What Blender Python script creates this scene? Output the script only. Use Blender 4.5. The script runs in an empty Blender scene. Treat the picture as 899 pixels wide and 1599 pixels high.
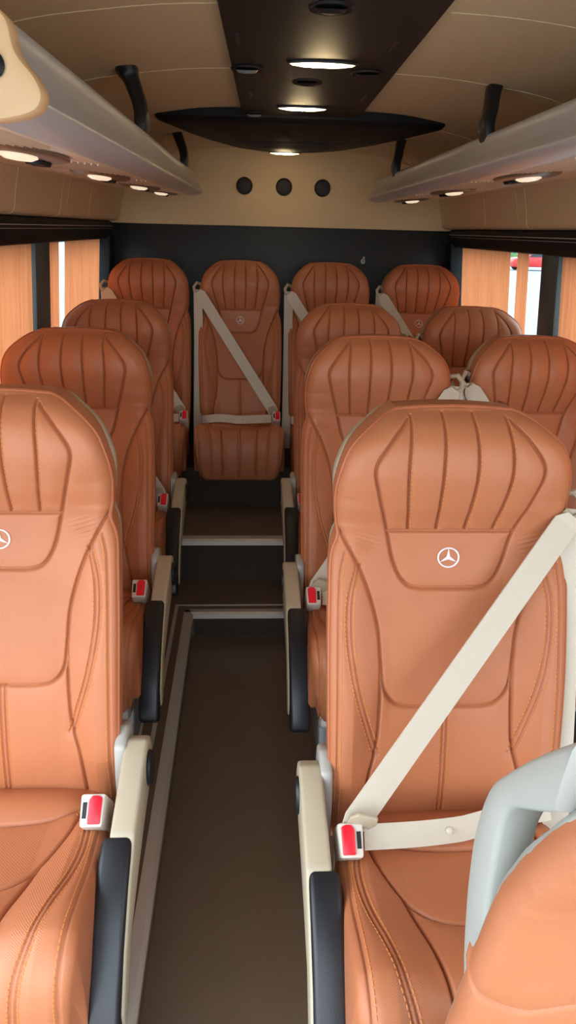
import bpy, bmesh, math
import numpy as np
from mathutils import Vector, Matrix

scene = bpy.context.scene
COL = scene.collection

# ------------------------------------------------------------------ materials
def srgb(r, g, b):
    f = lambda c: (c / 255 / 12.92) if c / 255 <= 0.04045 else ((c / 255 + 0.055) / 1.055) ** 2.4
    return (f(r), f(g), f(b), 1.0)

def mat(name, col, rough=0.5, metal=0.0, spec=0.5, noise=0.0, nscale=60, bump=0.0, bscale=200, emit=None, estr=0.0):
    m = bpy.data.materials.new(name); m.use_nodes = True
    nt = m.node_tree; b = nt.nodes['Principled BSDF']
    b.inputs['Base Color'].default_value = col
    b.inputs['Roughness'].default_value = rough
    b.inputs['Metallic'].default_value = metal
    b.inputs['Specular IOR Level'].default_value = spec
    tc = nt.nodes.new('ShaderNodeTexCoord')
    if noise:
        n = nt.nodes.new('ShaderNodeTexNoise'); n.inputs['Scale'].default_value = nscale
        n.inputs['Detail'].default_value = 4
        nt.links.new(tc.outputs['Object'], n.inputs['Vector'])
        mx = nt.nodes.new('ShaderNodeMix'); mx.data_type = 'RGBA'
        mx.inputs['A'].default_value = tuple(c * (1 - noise) for c in col[:3]) + (1,)
        mx.inputs['B'].default_value = tuple(min(1, c * (1 + noise)) for c in col[:3]) + (1,)
        nt.links.new(n.outputs['Fac'], mx.inputs['Factor'])
        nt.links.new(mx.outputs['Result'], b.inputs['Base Color'])
    if bump:
        n2 = nt.nodes.new('ShaderNodeTexNoise'); n2.inputs['Scale'].default_value = bscale
        n2.inputs['Detail'].default_value = 2
        nt.links.new(tc.outputs['Object'], n2.inputs['Vector'])
        bp = nt.nodes.new('ShaderNodeBump'); bp.inputs['Strength'].default_value = bump
        bp.inputs['Distance'].default_value = 0.002
        nt.links.new(n2.outputs['Fac'], bp.inputs['Height'])
        nt.links.new(bp.outputs['Normal'], b.inputs['Normal'])
    if emit:
        b.inputs['Emission Color'].default_value = emit
        b.inputs['Emission Strength'].default_value = estr
    return m

def leather_mat():
    m = mat('tan_leather', (0.47, 0.150, 0.062, 1), rough=0.47, spec=0.4)
    nt = m.node_tree; b = nt.nodes['Principled BSDF']
    tc = nt.nodes.new('ShaderNodeTexCoord')
    n = nt.nodes.new('ShaderNodeTexNoise'); n.inputs['Scale'].default_value = 14; n.inputs['Detail'].default_value = 5
    nt.links.new(tc.outputs['Object'], n.inputs['Vector'])
    mx = nt.nodes.new('ShaderNodeMix'); mx.data_type = 'RGBA'
    mx.inputs['A'].default_value = (0.420, 0.141, 0.059, 1); mx.inputs['B'].default_value = (0.470, 0.165, 0.072, 1)
    nt.links.new(n.outputs['Fac'], mx.inputs['Factor']); nt.links.new(mx.outputs['Result'], b.inputs['Base Color'])
    # grain + perforation
    v = nt.nodes.new('ShaderNodeTexVoronoi'); v.inputs['Scale'].default_value = 700
    nt.links.new(tc.outputs['Object'], v.inputs['Vector'])
    sp = nt.nodes.new('ShaderNodeSeparateXYZ'); nt.links.new(tc.outputs['Object'], sp.inputs[0])
    def sn(out, f):
        a = nt.nodes.new('ShaderNodeMath'); a.operation = 'MULTIPLY'; a.inputs[1].default_value = f
        nt.links.new(out, a.inputs[0])
        s = nt.nodes.new('ShaderNodeMath'); s.operation = 'SINE'; nt.links.new(a.outputs[0], s.inputs[0])
        return s.outputs[0]
    ay = nt.nodes.new('ShaderNodeMath'); ay.operation = 'ADD'
    nt.links.new(sp.outputs[2], ay.inputs[0]); nt.links.new(sp.outputs[1], ay.inputs[1])
    pr = nt.nodes.new('ShaderNodeMath'); pr.operation = 'MULTIPLY'
    nt.links.new(sn(sp.outputs[0], 1300), pr.inputs[0]); nt.links.new(sn(ay.outputs[0], 1300), pr.inputs[1])
    at = nt.nodes.new('ShaderNodeAttribute'); at.attribute_name = 'perf'
    pm = nt.nodes.new('ShaderNodeMath'); pm.operation = 'MULTIPLY'
    nt.links.new(pr.outputs[0], pm.inputs[0]); nt.links.new(at.outputs['Fac'], pm.inputs[1])
    gm = nt.nodes.new('ShaderNodeMath'); gm.operation = 'MULTIPLY_ADD'; gm.inputs[1].default_value = 0.35
    nt.links.new(v.outputs['Distance'], gm.inputs[0]); nt.links.new(pm.outputs[0], gm.inputs[2])
    bp = nt.nodes.new('ShaderNodeBump'); bp.inputs['Strength'].default_value = 0.22; bp.inputs['Distance'].default_value = 0.0012
    nt.links.new(gm.outputs[0], bp.inputs['Height']); nt.links.new(bp.outputs['Normal'], b.inputs['Normal'])
    return m

def curtain_mat():
    m = bpy.data.materials.new('orange_curtain'); m.use_nodes = True
    nt = m.node_tree; nt.nodes.clear()
    o = nt.nodes.new('ShaderNodeOutputMaterial')
    d = nt.nodes.new('ShaderNodeBsdfDiffuse'); t = nt.nodes.new('ShaderNodeBsdfTranslucent')
    tc = nt.nodes.new('ShaderNodeTexCoord')
    w = nt.nodes.new('ShaderNodeTexNoise'); w.inputs['Scale'].default_value = 1.0
    mp = nt.nodes.new('ShaderNodeMapping'); mp.inputs['Scale'].default_value = (60, 160, 1.5)
    nt.links.new(tc.outputs['Object'], mp.inputs[0]); nt.links.new(mp.outputs[0], w.inputs['Vector'])
    r = nt.nodes.new('ShaderNodeMix'); r.data_type = 'RGBA'
    r.inputs['A'].default_value = (0.64, 0.19, 0.072, 1); r.inputs['B'].default_value = (0.86, 0.31, 0.135, 1)
    nt.links.new(w.outputs['Fac'], r.inputs['Factor'])
    nt.links.new(r.outputs['Result'], d.inputs['Color']); nt.links.new(r.outputs['Result'], t.inputs['Color'])
    mx = nt.nodes.new('ShaderNodeMixShader'); mx.inputs[0].default_value = 0.6
    nt.links.new(d.outputs[0], mx.inputs[1]); nt.links.new(t.outputs[0], mx.inputs[2])
    nt.links.new(mx.outputs[0], o.inputs[0])
    return m

def glass_mat():
    m = bpy.data.materials.new('window_glass'); m.use_nodes = True
    nt = m.node_tree; nt.nodes.clear()
    o = nt.nodes.new('ShaderNodeOutputMaterial')
    t = nt.nodes.new('ShaderNodeBsdfTransparent'); t.inputs['Color'].default_value = (0.86, 0.93, 0.93, 1)
    g = nt.nodes.new('ShaderNodeBsdfGlossy'); g.inputs['Roughness'].default_value = 0.02
    mx = nt.nodes.new('ShaderNodeMixShader'); mx.inputs[0].default_value = 0.06
    nt.links.new(t.outputs[0], mx.inputs[1]); nt.links.new(g.outputs[0], mx.inputs[2])
    nt.links.new(mx.outputs[0], o.inputs[0])
    return m

def lens_mat():
    m = mat('lamp_lens', srgb(255, 235, 190), rough=0.3, emit=(1.0, 0.74, 0.40, 1), estr=5)
    nt = m.node_tree; b = nt.nodes['Principled BSDF']
    # LED in the middle of the lens glows strongest, the ends of the tube dimmer
    tc = nt.nodes.new('ShaderNodeTexCoord'); sp = nt.nodes.new('ShaderNodeSeparateXYZ')
    nt.links.new(tc.outputs['Object'], sp.inputs[0])
    a = nt.nodes.new('ShaderNodeMath'); a.operation = 'ABSOLUTE'; nt.links.new(sp.outputs[0], a.inputs[0])
    mr = nt.nodes.new('ShaderNodeMapRange'); mr.inputs['From Min'].default_value = 0.0; mr.inputs['From Max'].default_value = 0.055
    mr.inputs['To Min'].default_value = 95.0; mr.inputs['To Max'].default_value = 3.0
    nt.links.new(a.outputs[0], mr.inputs['Value']); nt.links.new(mr.outputs[0], b.inputs['Emission Strength'])
    return m

M = dict(
    leather=leather_mat(),
    thread=mat('orange_thread', (0.60, 0.20, 0.05, 1), 0.7),
    piping=mat('leather_piping', (0.40, 0.118, 0.046, 1), 0.5, spec=0.4),
    cream=mat('cream_plastic', srgb(178, 166, 142), 0.45, noise=0.03),
    creamgrey=mat('grey_cream_plastic', srgb(168, 165, 158), 0.45, noise=0.03),
    handle=mat('pale_grey_plastic', srgb(166, 166, 158), 0.38, noise=0.02),
    black=mat('black_plastic', srgb(26, 26, 28), 0.42, noise=0.1),
    blacksoft=mat('black_soft_pad', srgb(24, 25, 29), 0.38, bump=0.1, bscale=600),
    duct=mat('dark_brown_roof_panel', srgb(31, 26, 25), 0.6, spec=0.3, noise=0.08, bump=0.12, bscale=500),
    ductblack=mat('black_roof_unit', srgb(17, 16, 17), 0.6, spec=0.3, noise=0.08, bump=0.15, bscale=500),
    ventlens=mat('grey_vent_blade', srgb(120, 125, 125), 0.25),
    beige=mat('beige_headliner', srgb(214, 188, 144), 0.75, noise=0.05, nscale=40, bump=0.2, bscale=900),
    seam=mat('pale_seam', srgb(224, 198, 154), 0.75),
    beigecap=mat('beige_end_cap', srgb(220, 176, 128), 0.5),
    floor=mat('brown_vinyl_floor', srgb(104, 85, 68), 0.36, noise=0.14, nscale=9, bump=0.08, bscale=700),
    riser=mat('dark_riser', srgb(56, 47, 40), 0.7, spec=0.2, noise=0.1),
    alu=mat('brushed_aluminium', srgb(205, 196, 184), 0.42, metal=0.5, noise=0.05),
    rackalu=mat('grey_rack_extrusion', srgb(196, 194, 188), 0.34, metal=0.25, noise=0.03),
    rackunder=mat('beige_rack_underside', srgb(230, 206, 176), 0.35, spec=0.6),
    bronze=mat('bronze_surround', srgb(128, 108, 88), 0.35, metal=0.4),
    lensglow=mat('reading_lens_added_glow', srgb(235, 215, 180), 0.2, emit=(1, .82, .6, 1), estr=0.7),  # unlit lens; faint emission added in place of the light it reflects
    rearblack=mat('black_leather_panel', srgb(24, 28, 29), 0.48, noise=0.1, nscale=6, bump=0.15, bscale=500),
    trim=mat('black_window_trim', srgb(18, 20, 22), 0.55, spec=0.25, noise=0.06),
    trimline=mat('grey_trim_line', srgb(190, 186, 186), 0.4),
    pillar=mat('grey_pillar', srgb(72, 80, 80), 0.5, noise=0.05),
    belt=mat('cream_webbing', srgb(200, 190, 172), 0.6, bump=0.3, bscale=900),
    red=mat('red_button', srgb(232, 24, 44), 0.35),
    white=mat('white_plastic', srgb(205, 196, 184), 0.4),
    silver=mat('silver_thread', srgb(226, 220, 220), 0.4),
    speaker=mat('black_speaker_mesh', srgb(32, 31, 30), 0.6, bump=0.4, bscale=700),
    steel=mat('grey_steel', srgb(112, 112, 112), 0.45, metal=0.3, noise=0.06),
    curtain=curtain_mat(), glass=glass_mat(), lens=lens_mat(),
    asphalt=mat('asphalt', srgb(150, 158, 162), 0.9, noise=0.1, nscale=3),
    leaf=mat('hedge_leaves', srgb(86, 120, 66), 0.8, noise=0.3, nscale=5),
    carred=mat('red_car_paint', srgb(190, 40, 40), 0.3),
    carglass=mat('dark_car_glass', srgb(40, 50, 58), 0.1),
    tyre=mat('black_tyre', srgb(26, 26, 26), 0.8),
)

# ------------------------------------------------------------------ mesh helpers
class MB:
    """collects vertices and faces of ONE mesh"""
    def __init__(s): s.v = []; s.f = []
    def add(s, v, f):
        o = len(s.v); s.v += [tuple(map(float, p)) for p in v]; s.f += [tuple(i + o for i in q) for q in f]; return s
    def prism(s, prof, a0, a1, axis='x'):
        """prof: list of 2-D points. axis x -> (y,z), y -> (x,z), z -> (x,y)"""
        n = len(prof)
        mk = {'x': lambda a, p: (a, p[0], p[1]), 'y': lambda a, p: (p[0], a, p[1]), 'z': lambda a, p: (p[0], p[1], a)}[axis]
        v = [mk(a0, p) for p in prof] + [mk(a1, p) for p in prof]
        f = [(i, (i + 1) % n, n + (i + 1) % n, n + i) for i in range(n)]
        f += [tuple(range(n - 1, -1, -1)), tuple(range(n, 2 * n))]
        return s.add(v, f)
    def box(s, x0, x1, y0, y1, z0, z1):
        return s.prism([(x0, y0), (x1, y0), (x1, y1), (x0, y1)], z0, z1, 'z')
    def tube(s, pts, r, n=8, closed=False, sq=None, up=None):
        """sweep a circle (or ellipse r=(a,b)) along pts"""
        P = [Vector(p) for p in pts]; m = len(P)
        rs = r if isinstance(r, list) else [r] * m
        v = []; prev = None
        for i in range(m):
            t = (P[(i + 1) % m] - P[i - 1]) if closed else (P[min(i + 1, m - 1)] - P[max(i - 1, 0)])
            t.normalize()
            if up is not None: a = Vector(up)
            elif prev is None: a = Vector((0, 0, 1)) if abs(t.z) < 0.9 else Vector((0, 1, 0))
            else: a = prev
            a = (a - t * a.dot(t)).normalized(); b = t.cross(a); prev = a
            ra, rb = rs[i] if isinstance(rs[i], tuple) else (rs[i], rs[i])
            for k in range(n):
                c, d = math.cos(2 * math.pi * k / n), math.sin(2 * math.pi * k / n)
                if sq: c = math.copysign(abs(c) ** sq, c); d = math.copysign(abs(d) ** sq, d)
                v.append(P[i] + a * (ra * c) + b * (rb * d))
        f = []
        for i in range(m if closed else m - 1):
            j = (i + 1) % m
            for k in range(n):
                l = (k + 1) % n
                f.append((i * n + k, i * n + l, j * n + l, j * n + k))
        if not closed:
            f.append(tuple(range(n - 1, -1, -1))); f.append(tuple((m - 1) * n + k for k in range(n)))
        return s.add(v, f)
    def lathe(s, prof, c=(0, 0, 0), axis='z', n=24, sx=1, sy=1):
        v = []; f = []; m = len(prof)
        for r, h in prof:
            for k in range(n):
                a = 2 * math.pi * k / n; x, y = r * math.cos(a) * sx, r * math.sin(a) * sy
                p = {'z': (x, y, h), 'y': (x, h, y), 'x': (h, x, y)}[axis]
                v.append((p[0] + c[0], p[1] + c[1], p[2] + c[2]))
        for i in range(m - 1):
            for k in range(n):
                l = (k + 1) % n
                f.append((i * n + k, i * n + l, (i + 1) * n + l, (i + 1) * n + k))
        f.append(tuple(range(n - 1, -1, -1))); f.append(tuple((m - 1) * n + k for k in range(n)))
        return s.add(v, f)
    def build(s, name, m, parent=None, smooth=False, bevel=0.0, seg=2, kind=None, loc=None):
        me = bpy.data.meshes.new(name); me.from_pydata(s.v, [], s.f)
        bm = bmesh.new(); bm.from_mesh(me)
        bmesh.ops.recalc_face_normals(bm, faces=bm.faces)
        if bevel:
            es = [e for e in bm.edges if len(e.link_faces) == 2 and e.calc_face_angle(0) > 0.45]
            bmesh.ops.bevel(bm, geom=es, offset=bevel, segments=seg, affect='EDGES', clamp_overlap=True, profile=0.5)
        bm.to_mesh(me); bm.free()
        if smooth or bevel:
            me.polygons.foreach_set('use_smooth', [True] * len(me.polygons))
            try: me.set_sharp_from_angle(angle=math.radians(40))
            except Exception: pass
        me.materials.append(m if not isinstance(m, str) else M[m])
        o = bpy.data.objects.new(name, me); COL.objects.link(o)
        if parent: o.parent = parent
        if loc: o.location = loc
        if kind: o['kind'] = kind
        return o

def thing(name, label, cat, loc=(0, 0, 0), group=None):
    o = bpy.data.objects.new(name, None); COL.objects.link(o)
    o.empty_display_size = 0.05
    o.location = loc; o['label'] = label; o['category'] = cat
    if group: o['group'] = group
    return o

def tag(o, label, cat, group=None):
    o['label'] = label; o['category'] = cat
    if group: o['group'] = group
    return o

def struct(o): o['kind'] = 'structure'; return o

def crom(pts, n=10):
    """Catmull-Rom through 2-D/3-D points"""
    P = np.array(pts, float); P = np.vstack([2 * P[0] - P[1], P, 2 * P[-1] - P[-2]])
    out = []
    for i in range(1, len(P) - 2):
        for k in range(n):
            t = k / n
            out.append(0.5 * ((2 * P[i]) + (P[i + 1] - P[i - 1]) * t + (2 * P[i - 1] - 5 * P[i] + 4 * P[i + 1] - P[i + 2]) * t * t
                              + (-P[i - 1] + 3 * P[i] - 3 * P[i + 1] + P[i + 2]) * t ** 3))
    out.append(P[-2]); return np.array(out)

def seg_dist(X, H, line):
    d = np.full(X.shape, 9.0)
    for (ax, ay), (bx, by) in zip(line[:-1], line[1:]):
        vx, vy = bx - ax, by - ay; L = vx * vx + vy * vy + 1e-12
        t = np.clip(((X - ax) * vx + (H - ay) * vy) / L, 0, 1)
        d = np.minimum(d, np.hypot(X - ax - t * vx, H - ay - t * vy))
    return d

# ------------------------------------------------------------------ the seat
TOP = 0.765                                    # backrest height above the seat joint
HP = np.array([[-.07, -.012], [0, 0], [.1, .014], [.25, .052], [.38, .096], [.47, .128], [.525, .140], [.56, .134], [.60, .118], [.66, .106], [.71, .117], [.742, .143], [.765, .180]])
_hc = crom(HP, 12)
def ybase(h): return np.interp(h, _hc[:, 0], _hc[:, 1])
WP = np.array([[-.07, .196], [0, .201], [.1, .208], [.3, .212], [.45, .211], [.50, .207], [.53, .197], [.56, .201], [.61, .204], [.65, .200], [.695, .187], [.722, .168], [.745, .141], [.756, .124], [.765, .102]])
_wc = crom(WP, 10); _wc[:, 0] = np.maximum.accumulate(_wc[:, 0])
PLAIN_BACK = False
def hwid(h):
    if PLAIN_BACK: return np.interp(h, [-.07, 0, .3, .45, .52, .58, .63, .68, .715, .74, .755, .765], [.20, .206, .212, .212, .209, .203, .194, .180, .165, .147, .128, .104])
    return np.interp(h, _wc[:, 0], _wc[:, 1])

SE = [
    [(.026, .004), (.029, .10), (.025, .224)], [(.082, .008), (.088, .10), (.075, .224)],
    [(.088, .012), (.118, .045), (.143, .09), (.135, .14), (.113, .222), (.098, .285), (.080, .320), (.055, .332), (0, .333)],
    [(0, .224), (.06, .224), (.113, .224)],
    [(.197, .222), (.168, .275), (.145, .33), (.126, .40), (.119, .47), (.113, .515), (.096, .543), (.068, .553), (0, .554)],
    [(.119, .47), (.120, .56), (.125, .63), (.14, .70), (.150, .83)],
]
DOUBLE = [(.163, .285), (.177, .34), (.177, .42), (.162, .51), (.140, .59), (.124, .645)]
OUTER = [(.186, .262), (.196, .32), (.197, .5), (.194, .83)]
CENTER = [(.0, .555), (0, .83)]
def mirror(lines): return lines + [[(-x, s) for x, s in l] for l in lines]

def seams_back():
    main = [crom(l, 8) for l in mirror(SE)]
    fine = []
    for l in mirror([DOUBLE]):
        c = crom(l, 8); sg = 1 if l[0][0] > 0 else -1
        fine += [c + np.array([-.004 * sg, 0]), c + np.array([.004 * sg, 0])]
    fine += [crom(l, 6) for l in mirror([OUTER])]
    fine += [np.array([(-.004, .556), (-.004, .83)]), np.array([(.004, .556), (.004, .83)])]
    return main, fine

BMAIN, BFINE = seams_back()

def lateral(X, H):
    """side bolsters come forward of the middle of the backrest"""
    w = np.clip((H + .05) / .12, 0, 1) * np.clip((.56 - H) / .12, 0, 1)
    a = np.abs(X)
    return -w * .026 * np.clip((a - .10) / .07, 0, 1) ** 1.3 + 0.020 * np.clip((a - .09) / .11, 0, 1) ** 2 * np.clip((H - .55) / .06, 0, 1)

def back_outline(n_side=70, off=0.0):
    hs = np.concatenate([np.linspace(-.07, .66, n_side), np.linspace(.67, .765, 26)])
    L = [(-hwid(h), h) for h in hs]
    top = [(x, .765 + .006 * (1 - (x / .102) ** 2)) for x in np.linspace(-.102, .102, 22)[1:-1]]
    Rr = [(hwid(h), h) for h in hs[::-1]]
    P = np.array(L + top + Rr)
    if off:
        d = np.gradient(P, axis=0); nrm = np.stack([-d[:, 1], d[:, 0]], 1); nrm /= np.linalg.norm(nrm, axis=1)[:, None]
        P = P + nrm * off
    return P

def back_surface_y(X, H, grooves=True):
    y = ybase(H) + lateral(X, H)
    out = back_outline()
    e = seg_dist(X, H, out[:, :])
    R = .022
    t = np.clip(1 - e / R, 0, 1)
    y = y + .019 * (1 - np.sqrt(np.maximum(0, 1 - t * t)))
    if PLAIN_BACK:
        if grooves:
            S = TOP - H; dm = np.full(X.shape, 9.0)
            for l in mirror([[(.212, .335), (.175, .362), (.14, .372), (.10, .376), (0, .378)]]): dm = np.minimum(dm, seg_dist(X, S, crom(l, 10)))
            y = y + .016 * np.exp(-(dm / .0024) ** 2) + .010 * np.exp(-(dm / .014) ** 1.3)
        return y
    if grooves:
        S = TOP - H
        dm = np.full(X.shape, 9.0)
        for l in BMAIN: dm = np.minimum(dm, seg_dist(X, S, l))
        y = y + .0095 * np.exp(-(dm / .0024) ** 2) + .0040 * np.exp(-(dm / .014) ** 1.3)
        df = np.full(X.shape, 9.0)
        for l in BFINE: df = np.minimum(df, seg_dist(X, S, l))
        y = y + .0042 * np.exp(-(df / .0020) ** 2) + .0022 * np.exp(-(df / .010) ** 2)
        # small gathers at the neck
        g = np.exp(-((np.abs(X) - .150) / .022) ** 2) * np.exp(-((H - .515) / .018) ** 2)
        y = y + .0016 * g * np.sin((H - np.abs(X) * .35) * 700)
    return y

def grid_mesh(name, V, nu, nv, extra=None, perf=None, m='leather'):
    me = bpy.data.meshes.new(name)
    I = np.arange(nu * nv).reshape(nv, nu)
    F = np.stack([I[:-1, :-1], I[:-1, 1:], I[1:, 1:], I[1:, :-1]], -1).reshape(-1, 4)
    me.from_pydata([tuple(p) for p in V.tolist()], [], F.tolist())
    if perf is not None:
        a = me.attributes.new('perf', 'FLOAT', 'POINT'); a.data.foreach_set('value', perf.astype(np.float32))
    me.polygons.foreach_set('use_smooth', [True] * len(me.polygons))
    me.materials.append(M[m]); return me

def in_poly(X, Y, poly):
    c = np.zeros(X.shape, bool); n = len(poly)
    for i in range(n):
        x0, y0 = poly[i]; x1, y1 = poly[(i + 1) % n]
        k = ((y0 > Y) != (y1 > Y)) & (X < (x1 - x0) * (Y - y0) / (y1 - y0 + 1e-12) + x0)
        c ^= k
    return c

def make_back_mesh():
    nu, nv = 301, 300
    h = np.concatenate([np.linspace(-.07, .70, 440), np.linspace(.70, .765, 60)[1:]])
    nv = len(h); u = np.linspace(-1, 1, nu)
    U, Hh = np.meshgrid(u, h)
    X = U * hwid(Hh)
    Hh = Hh + .006 * (1 - U ** 2) * np.clip((Hh - .70) / .065, 0, 1) ** 2
    Y = back_surface_y(X, Hh)
    # carry the boundary back as the side panel of the pad
    V = np.stack([X, Y, Hh], -1)
    def ring(dy, dx, dh):
        pass
    cols_l = []; cols_r = []
    for dy, ins in ((.02, .0015), (.045, .001), (.072, -.004)):
        e = V[:, :1].copy(); e[..., 1] += dy; e[..., 0] -= ins; cols_l.append(e)
        e = V[:, -1:].copy(); e[..., 1] += dy; e[..., 0] += ins; cols_r.append(e)
    W = np.concatenate(cols_l[::-1] + [V] + cols_r, 1)
    rows = []
    for dy, dh in ((.02, .002), (.045, .001), (.072, -.004)):
        e = W[-1:].copy(); nl = len(cols_l)
        e[0, nl:-nl, 1] += dy; e[0, nl:-nl, 2] += dh
        # keep the corner columns tucked in
        e[0, :nl, 1] = np.maximum(e[0, :nl, 1], W[-1, nl, 1] + dy); e[0, -nl:, 1] = np.maximum(e[0, -nl:, 1], W[-1, -nl - 1, 1] + dy)
        e[0, :nl, 2] += dh; e[0, -nl:, 2] += dh
        rows.append(e)
    W = np.concatenate([W] + rows, 0)
    nvv, nuu = W.shape[:2]
    # perforated panel + side bolsters
    S = TOP - W[..., 2]; Xw = W[..., 0]
    poly = np.array([(-.16, .345), (.16, .345)] + list(crom([(.143, .345), (.126, .40), (.119, .47), (.113, .515), (.096, .543), (.068, .553)], 6)) +
                    list(crom([(-.068, .553), (-.096, .543), (-.113, .515), (-.119, .47), (-.126, .40), (-.143, .345)], 6)))
    pf = in_poly(Xw, S, poly).astype(float)
    pf = np.maximum(pf, ((np.abs(Xw) > .128) & (np.abs(Xw) < .172) & (S > .36) & (S < .56)) * .6)
    return grid_mesh('backrest', W.reshape(-1, 3), nuu, nvv, perf=pf.reshape(-1))

def surf_pt(x, h, lift=0.0, grooves=False):
    y = float(back_surface_y(np.array([x]), np.array([h]), grooves)[0])
    return (x, y - lift, h)

def make_piping():
    P = back_outline(); mb = MB()
    y = back_surface_y(P[:, 0], P[:, 1], False) - .001
    mb.tube([(a, b, c) for a, b, c in zip(P[:, 0], y, P[:, 1])], .0036, 6)
    me_o = mb.build('piping', 'piping', smooth=True); return me_o

def make_stitch_back():
    """dashed thread beside the seams"""
    mb = MB()
    lines = []
    for l in mirror([DOUBLE]):
        c = crom(l, 14); sg = 1 if l[0][0] > 0 else -1
        lines += [c + np.array([-.0075 * sg, 0]), c + np.array([.0075 * sg, 0])]
    lines += [crom([(x - .005 * np.sign(x), s) for x, s in l], 14) for l in mirror([OUTER])]
    lines += [np.array([(.0075, .56), (.0075, .80)]), np.array([(-.0075, .56), (-.0075, .80)])]
    for l in mirror(SE[:2]): lines.append(crom([(x + .0035, s) for x, s in l], 14))
    dash(mb, lines, lambda x, s: surf_pt(x, TOP - s, .0002, True))
    return mb.build('stitching', 'thread', smooth=True, kind='stuff')

def dash(mb, lines, f, L=.0056, gap=.0030, r=.0011):
    segs = []
    for c in lines:
        d = np.concatenate([[0], np.cumsum(np.hypot(*np.diff(c, axis=0).T))])
        t = 0.004
        while t + L < d[-1]:
            for q in (t, t + L):
                segs.append((np.interp(q, d, c[:, 0]), np.interp(q, d, c[:, 1])))
            t += L + gap
    pts = f_many(f, segs)
    for i in range(0, len(pts), 2):
        a, b = pts[i], pts[i + 1]
        mb.tube([a, b], r, 4)

def f_many(f, segs): return [f(x, s) for x, s in segs]

def make_shell():
    """hard plastic shell on the back of the seat"""
    P = back_outline(off=.005); P0 = back_outline()
    y0 = back_surface_y(P0[:, 0], P0[:, 1], False)
    n = len(P); v = []; f = []
    levels = [(.056, -.006), (.066, -.004), (.090, -.005), (.108, -.014), (.116, -.035)]
    for dy, o in levels:
        Q = back_outline(off=o)
        yy = np.maximum(ybase(P0[:, 1]) + .02, 0) * 0 + np.minimum(y0, ybase(np.clip(P0[:, 1], -.07, .75)) + .03)
        for (x, h), (x0, h0), y in zip(Q, P0, yy):
            bl = .006 * math.exp(-((h0 - .655) / .055) ** 2) * (1 if dy < .1 else .4)      # the shell widens at the shoulder
            v.append((x + math.copysign(bl, x0), y + dy, h))
    for k in range(len(levels) - 1):
        for i in range(n - 1):
            f.append((k * n + i, k * n + i + 1, (k + 1) * n + i + 1, (k + 1) * n + i))
    k = len(levels) - 1
    # back face: bridge left to right
    half = n // 2
    for i in range(half - 1):
        a, b = k * n + i, k * n + i + 1; c, d = k * n + n - 2 - i, k * n + n - 1 - i
        if b != c: f.append((a, b, c, d))
    return MB().add(v, f).build('back_shell', 'cream', smooth=True)

# cushion -----------------------------------------------------------
CP = crom([(.035, -.035), (.0, -.012), (-.06, .004), (-.15, .010), (-.25, .030), (-.34, .058), (-.395, .064), (-.435, .044), (-.457, .0), (-.462, -.06), (-.452, -.12), (-.425, -.165), (-.36, -.175)], 14)
CT = np.concatenate([[0], np.cumsum(np.hypot(*np.diff(CP, axis=0).T))])
def chw(t): return np.interp(t, [0, .06, .12, .18, .40, .47, .60, .70], [.186, .188, .199, .206, .212, .214, .204, .185])
def tfy(y): return float(np.interp(-y, -CP[:60, 0], CT[:60]))          # top-side arc length of a given y
FR = CT[np.argmin(CP[:, 0])]                                          # arc length at the front face
CSE = [
    [(.175, .075), (.150, .112), (.105, .140), (.05, .150), (0, .152)],
    [(.155, .108), (.140, .19), (.112, .265), (.085, .305), (.05, .325), (0, .332)],
    [(.112, .265), (.092, .38), (.082, .50), (.078, FR + .10)],
]
CDB = [(.150, .125), (.172, .17), (.178, .25), (.170, .34), (.150, .44), (.135, .52), (.130, FR + .10)]
CED = [(.182, .11), (.193, .19), (.197, .40), (.194, .52), (.188, FR + .12)]
def seams_cush():
    main = [crom(l, 8) for l in mirror(CSE)]
    fine = []
    for l in mirror([CDB]):
        c = crom(l, 8); sg = 1 if l[0][0] > 0 else -1
        fine += [c + np.array([-.004 * sg, 0]), c + np.array([.004 * sg, 0])]
    fine += [crom(l, 8) for l in mirror([CED])]
    fine += [np.array([(-.005, .345), (-.005, FR + .12)]), np.array([(.005, .345), (.005, FR + .12)])]
    return main, fine
CMAIN, CFINE = seams_cush()

def cush_pt(X, T, grooves=True):
    y = np.interp(T, CT, CP[:, 0]); z = np.interp(T, CT, CP[:, 1])
    e = 1e-3
    ty = (np.interp(np.minimum(T + e, CT[-1]), CT, CP[:, 0]) - np.interp(np.maximum(T - e, 0), CT, CP[:, 0]))
    tz = (np.interp(np.minimum(T + e, CT[-1]), CT, CP[:, 1]) - np.interp(np.maximum(T - e, 0), CT, CP[:, 1]))
    L = np.hypot(ty, tz) + 1e-9; ny, nz = tz / L, -ty / L            # outward normal (up on the top side)
    a = np.abs(X)
    d = .020 * np.clip((a - .10) / .06, 0, 1) ** 1.3 * np.clip((T - .05) / .15, 0, 1) * np.clip((FR - .03 - T) / .12, 0, 1)
    edge = chw(T) - a
    t = np.clip(1 - edge / .030, 0, 1)
    d = d - .028 * (1 - np.sqrt(np.maximum(0, 1 - t * t)))
    d = d + .014 * np.exp(-((T - .09) / .05) ** 2) * np.clip(1 - (a / .15) ** 4, 0, 1)
    if grooves:
        dm = np.full(X.shape, 9.0)
        for l in CMAIN: dm = np.minimum(dm, seg_dist(X, T, l))
        d = d - .0090 * np.exp(-(dm / .0026) ** 2) - .0060 * np.exp(-(dm / .017) ** 1.4)
        df = np.full(X.shape, 9.0)
        for l in CFINE: df = np.minimum(df, seg_dist(X, T, l))
        d = d - .0040 * np.exp(-(df / .0020) ** 2) - .0022 * np.exp(-(df / .010) ** 2)
    return y + ny * d, z + nz * d

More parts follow.
